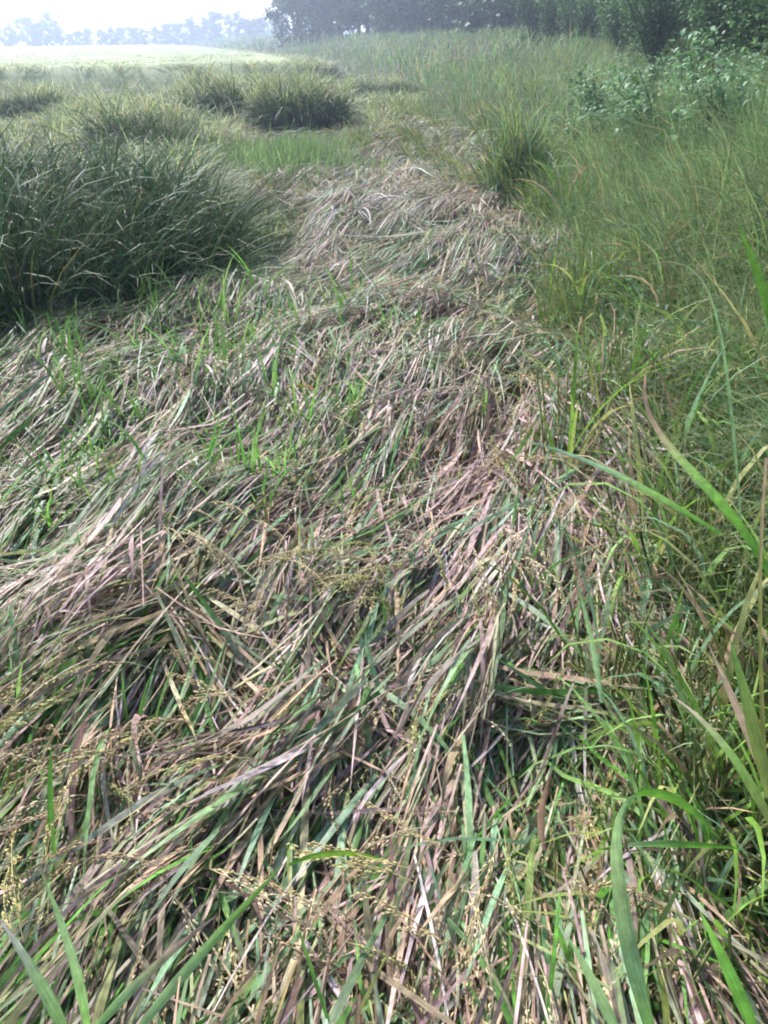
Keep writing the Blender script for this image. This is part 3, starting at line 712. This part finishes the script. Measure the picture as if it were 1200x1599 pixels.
PALE = [(1010, 150, 8.5), (1090, 170, 7.8), (1150, 130, 8.4), (940, 125, 10.5), (1190, 190, 7.0), (1070, 110, 9.8), (1180, 95, 9), (1000, 95, 12), (930, 165, 9.5),
        (1125, 215, 6.6), (1050, 190, 7.6)]
for i, (px, py, Y) in enumerate(PALE):
    p = at(px, py+30, Y=Y)
    put('leafy_weed', SHR[i % 4], p[0], Y, max(float(ground_z(p[0], Y)), p[2]-.4), random.uniform(.8, 1.15), 'pale leaved weed bush on the upper bank under the dark trees', 'weed', 'pale weed bushes on the bank')
for i in range(44):
    Y = 6.2 + 32*(i/44)**1.2; x = bank_x(Y) + 1.5 + (0, 1.2, 2.6)[i % 3] + .6*random.random() + .15*Y
    put('dark_shrub', SHD[i % 3], float(x), Y, float(ground_z(x, Y)), random.uniform(.7, 1.1), 'dark green shrub in the thicket along the top of the bank', 'shrub', 'shrubs of the bank thicket')
for i, (px, py) in enumerate([(1175, 480), (1010, 250), (1130, 300), (1045, 345), (985, 320), (1170, 560), (900, 230), (1090, 400)]):
    p = at(px, py, .75)
    put('bank_weed', SHR[i % 4], p[0], p[1], float(ground_z(p[0], p[1])), .5, 'small leafy weed among the grass of the bank', 'weed', 'small weeds in the bank grass')

# ------------------------------------------------------------------ trees
def tree(seed, H, Rd, n, leaf, cols, base=.25):
    r = np.random.default_rng(seed); tr = Geo(); cr = Geo()
    S = 8; s = np.linspace(0, 1, S)
    T = np.stack([r.normal(0, .02*H)*s**2, r.normal(0, .02*H)*s**2, H*.85*s], -1)
    tube(tr, T[None], (.028*H*(1-.8*s))[None], np.array((.1, .085, .065)), 7)
    nb = 12; az = np.arange(nb)*2.4+r.normal(0, .3, nb); h = np.linspace(base, .75, nb)
    bs = np.stack([np.interp(h, s*.85, T[:, 0]), np.interp(h, s*.85, T[:, 1]), h*H], -1)
    P, _, _ = arc(bs, az, r.uniform(.3, 1.0, nb), r.uniform(-.3, .4, nb), Rd*r.uniform(.7, 1.1, nb)*np.linspace(1, .7, nb), 6)
    lm = Geo(); tube(lm, P, np.linspace(.012*H, .003*H, 6)[None].repeat(nb, 0), np.array((.1, .085, .065)), 5)
    # leaf clumps round the limb ends
    m = 70; cb = r.integers(0, nb, m); ct = r.uniform(.45, 1.05, m)
    cc = P[cb, 5]*ct[:, None] + bs[cb]*(1-ct[:, None]) + r.normal(0, .09*H, (m, 3)); cc = np.concatenate([cc, T[-1]+r.normal(0, .07*H, (10, 3))]); m += 10
    rad = r.uniform(.07, .15, m)*H; tone = np.exp(r.normal(0, .22, m))
    k = r.integers(0, m, n); d = norm(r.normal(0, 1, (n, 3)))*(r.random(n)**.5)[:, None]; o = cc[k]+d*rad[k][:, None]*np.array([1, 1, .7])
    c = np.array(cols)[r.integers(0, len(cols), n)]*tone[k][:, None]*np.exp(r.normal(0, .15, n))[:, None]
    L = leaf*r.uniform(.6, 1.3, n)
    N = n; S2 = 3; az = r.uniform(0, 2*pi, N); Pl, sd_, s2 = arc(o, az, r.normal(0, .6, N), np.full(N, .8), L, S2)
    strip(cr, Pl, twist(Pl, sd_, r.normal(0, .5, N)[:, None]*np.ones(S2)), (L*.33)[:, None]*np.array([.3, 1, .1])[None], c[:, None])
    return [('trunk', tr.mesh('trunk', M_BARK)), ('limbs', lm.mesh('limbs', M_BARK)), ('crown', cr.mesh('crown', M_TREE))]
TC = [(.04, .075, .03), (.055, .1, .035), (.07, .115, .04)]
TREES = [tree(700+i, 8.0, 3.6, 5200, .36, TC, .03) for i in range(4)]
LAB_FAR = ['low rounded tree', 'taller feathery tree', 'broad dense tree', 'thin ragged tree']
far = [(-2, 30, 1.0), (45, 20, 1.15), (80, 17, 1.2), (110, 45, .7), (140, 38, .85), (190, 36, .85), (225, 40, .8), (265, 33, .95), (300, 26, 1.0), (345, 16, 1.1), (375, 20, 1.1), (410, 26, 1.0), (160, 40, .8), (435, 22, 1.0), (20, 34, 1), (62, 30, 1), (95, 36, 1), (125, 42, 1), (175, 40, 1), (208, 38, 1), (245, 38, 1), (282, 32, 1), (322, 26, 1), (392, 28, 1)]
for i, (px, py, s) in enumerate(far):
    Y = 205 + 20*random.random(); x = (px-600)/FPX*(Y*.857+.6)
    top = at(px, py, Y=Y)[2]
    put('far_tree', TREES[i % 4], x, Y, -.1, max(.35, top/7.6)*s**.2, {2: 'tallest hazy tree at the left end of the distant line', 9: 'tall hazy tree at the right end of the distant line beside the dark trees'}.get(i, 'hazy tree in the distant line beyond the rice field'), 'tree', 'distant hazy trees')
for i in range(24):
    Y = 95 - 2.4*i + random.uniform(-2, 2); px = 465 + i*19
    x = (px-600)/FPX*(Y*.857+.6) + random.uniform(-.5, .5)
    put('bank_tree', TREES[(i+1) % 4], x, Y, float(ground_z(x, Y))-.1, random.uniform(.75, 1.05), 'dark tree in the shaded row at the end of the bank', 'tree', 'dark trees behind the bank')
for i in range(14):
    Y = 36 - 1.7*i; px = 800 + i*36
    x = (px-600)/FPX*(Y*.857+.6) + 1.2
    put('near_tree', TREES[i % 4], x, Y, float(ground_z(x, Y))-.1, random.uniform(.6, .8), 'dark tree overhanging the thicket at the top of the bank', 'tree', 'dark trees over the thicket')

# ------------------------------------------------------------------ green shoots pushing through the straw
def shoot_parts(seed):
    r = np.random.default_rng(seed); out = []
    for k in range(r.integers(4, 8)):
        az = r.uniform(0, 2*pi, 1); P, sd_, s = arc(np.array([[r.normal(0, .012), r.normal(0, .012), 0]]), az, r.uniform(1.05, 1.53, 1), r.uniform(0, 1.5, 1), r.uniform(.06, .22, 1), 7, 1.6)
        g = Geo(); strip(g, P, twist(P, sd_, r.normal(0, .5, 1)[:, None]*np.ones(7)), r.uniform(.002, .0034)*leaf_w(s)[None], (np.array([(.15, .31, .07), (.18, .30, .10), (.2, .32, .1)][k % 3])*math.exp(r.normal(0, .2)))[None, None], .3)
        out.append(g.mesh('blade', M_LEAF))
    return out
SHOOT = [shoot_parts(800+i) for i in range(8)]
SP = [(440,680,'by the orange leaf in the middle of the straw'),(460,690,None),(350,545,None),(140,665,None),(120,690,None),(285,620,None),(300,600,None),(470,515,None),(455,500,None),(150,890,None),(145,860,None),
      (610,720,'tall and narrow beside the bleached leaf tuft'),(612,760,None),(565,975,None),(600,960,None),(575,940,None),(460,1040,None),(770,640,None),(60,560,None),(230,470,None),(250,490,None),(395,440,None),(330,520,None),
      (400,520,None),(370,560,None),(240,600,None),(190,580,None),(110,620,None),(60,690,None),(20,660,None),(170,700,None),(260,650,None),(320,650,None),(500,560,None),(540,520,None),(420,480,None),(300,480,None),
      (480,610,None),(540,640,None),(130,740,None),(90,720,None),(200,860,None),(250,900,None),(10,1070,'at the left border of the straw'),(30,1060,None),(800,900,None),(790,930,None),(620,930,None),(195,1120,'beside the arched brown ears low on the left'),(255,1370,None),
      (480,470,None),(520,470,None),(210,540,None),(280,560,None),(340,470,None),(600,520,None),(650,520,None),(440,560,None)]
SP += [(random.uniform(0, 560)*(1-.3*(j % 3 == 0)), random.uniform(440, 800), None) for j in range(110)]
for i, (px, py, extra) in enumerate(SP):
    p = at(px, py, .33); z = float(mat_z(p[0], p[1]))-.03
    if not extra and poly_in(p[:1], p[1:2], STAND_A)[0]: continue
    root = link('green_shoot', None, None, (p[0], p[1], z), (0, 0, random.uniform(0, 6.28)), random.uniform(.85, 1.4)*(1+.1*p[1]))
    tag(root, 'bright green rice shoot ' + extra if extra else 'small bright green rice shoot sprouting up through the flattened straw', 'shoot', 'green shoots in the straw')
    for me in SHOOT[i % 8]: link('blade', me, root)
# a patch of young grass in the gap before the mounds
g = Geo(); n = 3200
x = rng.normal(-1.25, .42, n); y = rng.normal(10.4, .8, n)
P, sd_, s = arc(np.stack([x, y, mat_z(x, y)-.2], -1), rng.uniform(0, 6.28, n), rng.uniform(1.1, 1.52, n), rng.uniform(.1, 1.2, n), rng.uniform(.25, .55, n), 4)
strip(g, P, sd_, rng.uniform(.004, .007, n)[:, None]*leaf_w(s)[None], (np.array((.19, .28, .11))*np.exp(rng.normal(0, .2, n))[:, None])[:, None])
tag(g.obj('young_grass', M_LEAF), 'bright young grass in the gap between the standing mounds', 'grass', kind='stuff')

# ------------------------------------------------------------------ single leaves one can point at
def blade(pxs, Ys, wmm, cols, label, tw=0., roll=0., prof=None, up=None, name='rice_leaf', S=18, fold=.3, cat='leaf'):
    if np.ndim(Ys) == 0: Ys = [Ys]*len(pxs)
    pts = np.array([at(a, b, Y=Y) for (a, b), Y in zip(pxs, Ys)])
    dn = np.linspace(0, 1, len(pts)); t = np.linspace(0, 1, 24)
    k = min(3, len(pts)-1)
    pts = np.stack([np.polyval(np.polyfit(dn, pts[:, i], k), t) for i in range(3)], -1) if len(pts) > 2 else pts
    base = pts[0].copy()
    o = hero_strip(pts-base, wmm/2000, cols, S, tw, roll, fold, prof, up).obj(name, M_LEAF)
    o.location = base; tag(o, label, cat); return o
G1, G2, G3 = (.21, .36, .10), (.31, .45, .20), (.16, .33, .06)
V = (0, -.8, .6)
blade([(175,1640),(300,1490),(435,1345)], [.52,.62,.76], 15, [G2, G2, G1, G1], 'broad pale green leaf slanting up from the bottom edge, left of centre', up=V)
blade([(105,1640),(210,1525),(330,1425)], [.5,.58,.68], 13, [G1, G2, TAN, MAUVE], 'long leaf with dried mauve tip beside the broad pale slanting leaf', up=V)
blade([(440,1350),(520,1332),(612,1352)], [.74,.78,.82], 9, [G3, (.2,.33,.06), G3], 'bright green arched leaf lying level over the straw low in the middle', up=V)
blade([(125,1640),(100,1500),(50,1355)], [.5,.6,.7], 15, [G3, G2, G2], 'broad upright green leaf near the lower left corner', up=V)
blade([(72,1330),(66,1240),(70,1155)], [.8,.84,.88], 11, [G3, BRIGHT, BRIGHT], 'short vertical bright green leaf at the left side', up=V)
blade([(100,1640),(45,1530),(-15,1430)], [.46,.52,.58], 17, [G1, G2, BLEACH], 'wide pale leaf crossing the lower left corner', up=V)
blade([(1010,1640),(968,1470),(950,1330),(965,1262),(1005,1235)], [.48,.55,.64,.70,.74], 21, [G3, G2, (.27,.37,.16), G2, G1], 'widest pale green leaf standing upright and bent over at its top, lower right', up=V)
blade([(985,1242),(1050,1255),(1115,1318)], [.72,.74,.72], 14, [G3, G3, (.1,.18,.04)], 'dark green leaf arching down to the right of the widest leaf', up=V)
blade([(970,1322),(1060,1322),(1150,1330)], [.68,.69,.70], 10, [G2, G3, G3], 'dark green leaf lying level across the grass at lower right', up=V)
blade([(1175,1640),(1125,1520),(1080,1425)], [.46,.53,.60], 17, [G3, BRIGHT, G3], 'bright green spear shaped leaf near the lower right corner', up=V)
blade([(960,1640),(915,1540),(872,1462)], [.5,.56,.62], 15, [G2, G2, GREYGREEN], 'grey green leaf leaning left below the widest leaf', up=V)
blade([(1195,905),(1130,800),(1050,715),(1008,650),(1005,570)], [1.15,1.25,1.38,1.48,1.52], 20, [G3, G3, G1, TAN, (.42,.25,.2)], 'long curved green leaf with a withered pink tip rising from the bank edge', up=V)
blade([(1120,840),(1010,772),(910,722),(808,688)], [1.2,1.3,1.42,1.52], 13, [G3, G1, BLUEGREEN, BLUEGREEN], 'pale leaf reaching left from the bank edge across the straw', up=V)
blade([(1215,560),(1190,460),(1148,355)], [1.0,1.05,1.1], 17, [G3, (.16,.3,.06), G3], 'upright bright green leaf at the right border above the bank grass', up=V)
blade([(1215,1285),(1150,1130),(1095,1005)], [.7,.82,.92], 15, [G1, TAN, (.5,.4,.27)], 'straw coloured leaf with green base leaning left at the right border', up=V)
blade([(1210,1330),(1130,1180),(1040,1090)], [.66,.76,.86], 13, [OLIVE, G1, MAUVE], 'olive leaf with mauve tip slanting up to the left at the right border', up=V)
blade([(1190,1250),(1165,1130),(1130,1000)], [.6,.66,.72], 17, [(.3,.34,.1), (.3,.36,.1), G1], 'broad yellow green leaf upright at the right border', up=V)
blade([(590,1090),(572,1040),(562,985)], [1.25,1.3,1.36], 14, [BLUEGREEN, BLUEGREEN, G2], 'short blue green leaf lying in the middle of the straw', up=V)
blade([(930,1100),(915,1000),(890,900)], [1.15,1.28,1.4], 13, [BLUEGREEN, G2, G2], 'long blue green leaf hanging down the straw on the right', up=V)
blade([(840,1330),(835,1270),(855,1200)], [.86,.92,1.0], 13, [BROWN, (.4,.26,.17), BROWN], 'rust brown dead leaf sheath beside the dark gap on the right', up=V)
blade([(630,1400),(670,1490),(725,1590)], [.78,.7,.6], 12, [BLEACH, GREYGREEN, G2], 'leaf with bleached end pointing down to the right at bottom centre', up=V)
blade([(800,1450),(750,1530),(680,1630)], [.74,.66,.56], 17, [G3, BRIGHT, G3], 'broad bright green leaf slanting down left at bottom centre', up=V)
blade([(490,612),(465,600),(435,612)], [2.85,2.9,2.9], 14, [(.45,.25,.07), (.5,.3,.08), OLIVE], 'orange yellow withered leaf curled on the straw', up=V)
blade([(600,470),(570,432),(540,390)], [3.9,4.1,4.3], 5, [BLEACH, BLEACH, TAN], 'thin bleached straw sticking up over the far straw', up=V, name='straw_stalk', cat='straw')
blade([(1150,820),(1125,560),(1100,450),(1050,402),(985,425)], [1.3,1.5,1.55,1.6,1.62], 7, [G2, G2, G2, TAN], 'thin pale stalk arching over to the left above the bank grass', up=V, name='grass_stalk', cat='stalk')
blade([(1185,1230),(1178,950),(1190,720)], [.8,.95,1.05], 8, [OLIVE, (.3,.3,.1), TAN], 'yellowish upright rice stalk along the right border', up=V, name='rice_stalk', cat='stalk', prof=lambda s: 1-.4*s)
# bleached tufts of leaf that catch the light
def leaf_tuft(px, py, n, L, cols, label, spread=.5, az0=-pi/2):
    p = at(px, py, .33); root = link('leaf_tuft', None, None, (p[0], p[1], float(mat_z(p[0], p[1]))-.02)); tag(root, label, 'leaf tuft')
    for k in range(n):
        az = np.array([az0+rng.normal(0, spread)]); P, sd_, s = arc(np.array([[rng.normal(0, .03), rng.normal(0, .03), 0]]), az, rng.uniform(.3, 1.2, 1), rng.uniform(.6, 2.0, 1), L*rng.uniform(.6, 1.2, 1), 9, 1.2, rng.normal(0, .5, 1))
        c = np.array(cols[k % len(cols)])
        strip(Geo(), P, twist(P, sd_, rng.normal(0, .6, 1)[:, None]*np.ones(9)), rng.uniform(.004, .0065)*leaf_w(s)[None], c[None, None], .3).obj('leaf', M_STRAW, root)
leaf_tuft(745, 400, 16, .42, [(.5,.36,.36), BLEACH, GREYGREEN], 'pinkish bleached leaf tuft standing out of the far straw before the upright clump')
leaf_tuft(620, 610, 18, .34, [BLEACH, BLUEGREEN, (.5,.42,.38)], 'white tipped bleached leaf tuft in the middle of the straw')
leaf_tuft(865, 640, 16, .36, [BLEACH, (.5,.37,.35), BLUEGREEN], 'pink and white bleached leaf tuft beside the dense green clump')
leaf_tuft(555, 320, 22, .6, [BLEACH, (.5,.48,.5), GREYGREEN], 'whitish fanned leaf tuft on the crest of the far straw', .8)
leaf_tuft(545, 830, 12, .26, [MAUVE, BLEACH, MAUVE], 'mauve dead leaf tuft just below the centre of the straw')
leaf_tuft(900, 560, 14, .36, [(.3,.36,.14), OLIVE, BLUEGREEN], 'yellow green leaf tuft leaning against the dense green clump')
# heavy bunches of ears
def ear_bunch(px, py, n, az0, label, cols=0, sz=1.0):
    p = at(px, py, .33); root = link('ear_bunch', None, None, (p[0], p[1], float(mat_z(p[0], p[1]))+.08)); tag(root, label, 'rice ears', 'bunches of ripe ears')
    for k in range(n):
        o = link_ear(EAR_MESH[(cols+k*[6, 1][k % 2]) % 12], root, (rng.normal(0, .12)*sz, rng.normal(0, .09)*sz, rng.uniform(0, .06)), (rng.normal(0, .25), rng.normal(-.15, .2), az0+rng.normal(0, .3)), rng.uniform(.9, 1.25)*sz)
        o.scale[2] *= .75
ear_bunch(440, 930, 16, 0.2, 'mound of olive gold rice ears left of the centre of the straw', 4)
ear_bunch(745, 870, 12, -1.2, 'curled pale gold rice ears in the middle of the near straw', 3)
ear_bunch(240, 1235, 13, pi, 'brown rice ears arched level to the left, low in the straw', 2)
ear_bunch(25, 1140, 14, pi+.3, 'yellow rice ears drooping at the left border', 1)
ear_bunch(130, 1110, 9, pi+.8, 'tan rice ears bending over beside the left border leaves', 5)
ear_bunch(330, 1000, 8, 2.9, 'loose gold rice ears between the two left mounds', 0)
ear_bunch(330, 840, 8, -.4, 'small gold rice ears above the olive gold mound', 0)
ear_bunch(830, 730, 10, -.6, 'tan rice ears beside the brown hollow in the straw', 5)
ear_bunch(690, 690, 9, -2.2, 'rust brown rice ears in the hollow near the white tipped tuft', 2)
ear_bunch(830, 1440, 6, -1.4, 'pale gold rice ears hanging beside the dark gap, low on the right', 3)
ear_bunch(730, 1400, 6, 3.0, 'dark gold rice ears arched left at bottom centre', 0)
ear_bunch(420, 1400, 7, -.5, 'gold rice ears beside the pale slanting leaf', 3)
ear_bunch(60, 1430, 6, 2.4, 'yellow rice ears low at the lower left', 1)
ear_bunch(980, 980, 5, -1.2, 'thin tan rice ears under the pale stalks on the right', 5)

# ------------------------------------------------------------------ air
m = bpy.data.materials.new('haze'); m.use_nodes = True; n = m.node_tree; n.nodes.clear()
pv = n.nodes.new('ShaderNodeVolumePrincipled'); pv.inputs['Density'].default_value = .003; pv.inputs['Color'].default_value = (.68, .8, 1, 1); pv.inputs['Anisotropy'].default_value = .5
ou = n.nodes.new('ShaderNodeOutputMaterial'); n.links.new(pv.outputs[0], ou.inputs['Volume'])
v = np.array([(x, y, z) for x in (-1000, 1000) for y in (-60, 1600) for z in (-2, 16)], float)
q = [(0, 1, 3, 2), (4, 6, 7, 5), (0, 4, 5, 1), (2, 3, 7, 6), (0, 2, 6, 4), (1, 5, 7, 3)]
g = Geo(); g.add(v, q, (1, 1, 1)); o = g.obj('haze', m)
o.data.polygons.foreach_set('use_smooth', np.zeros(6, bool))
tag(o, 'pale damp haze hanging over the field', 'haze', kind='stuff')
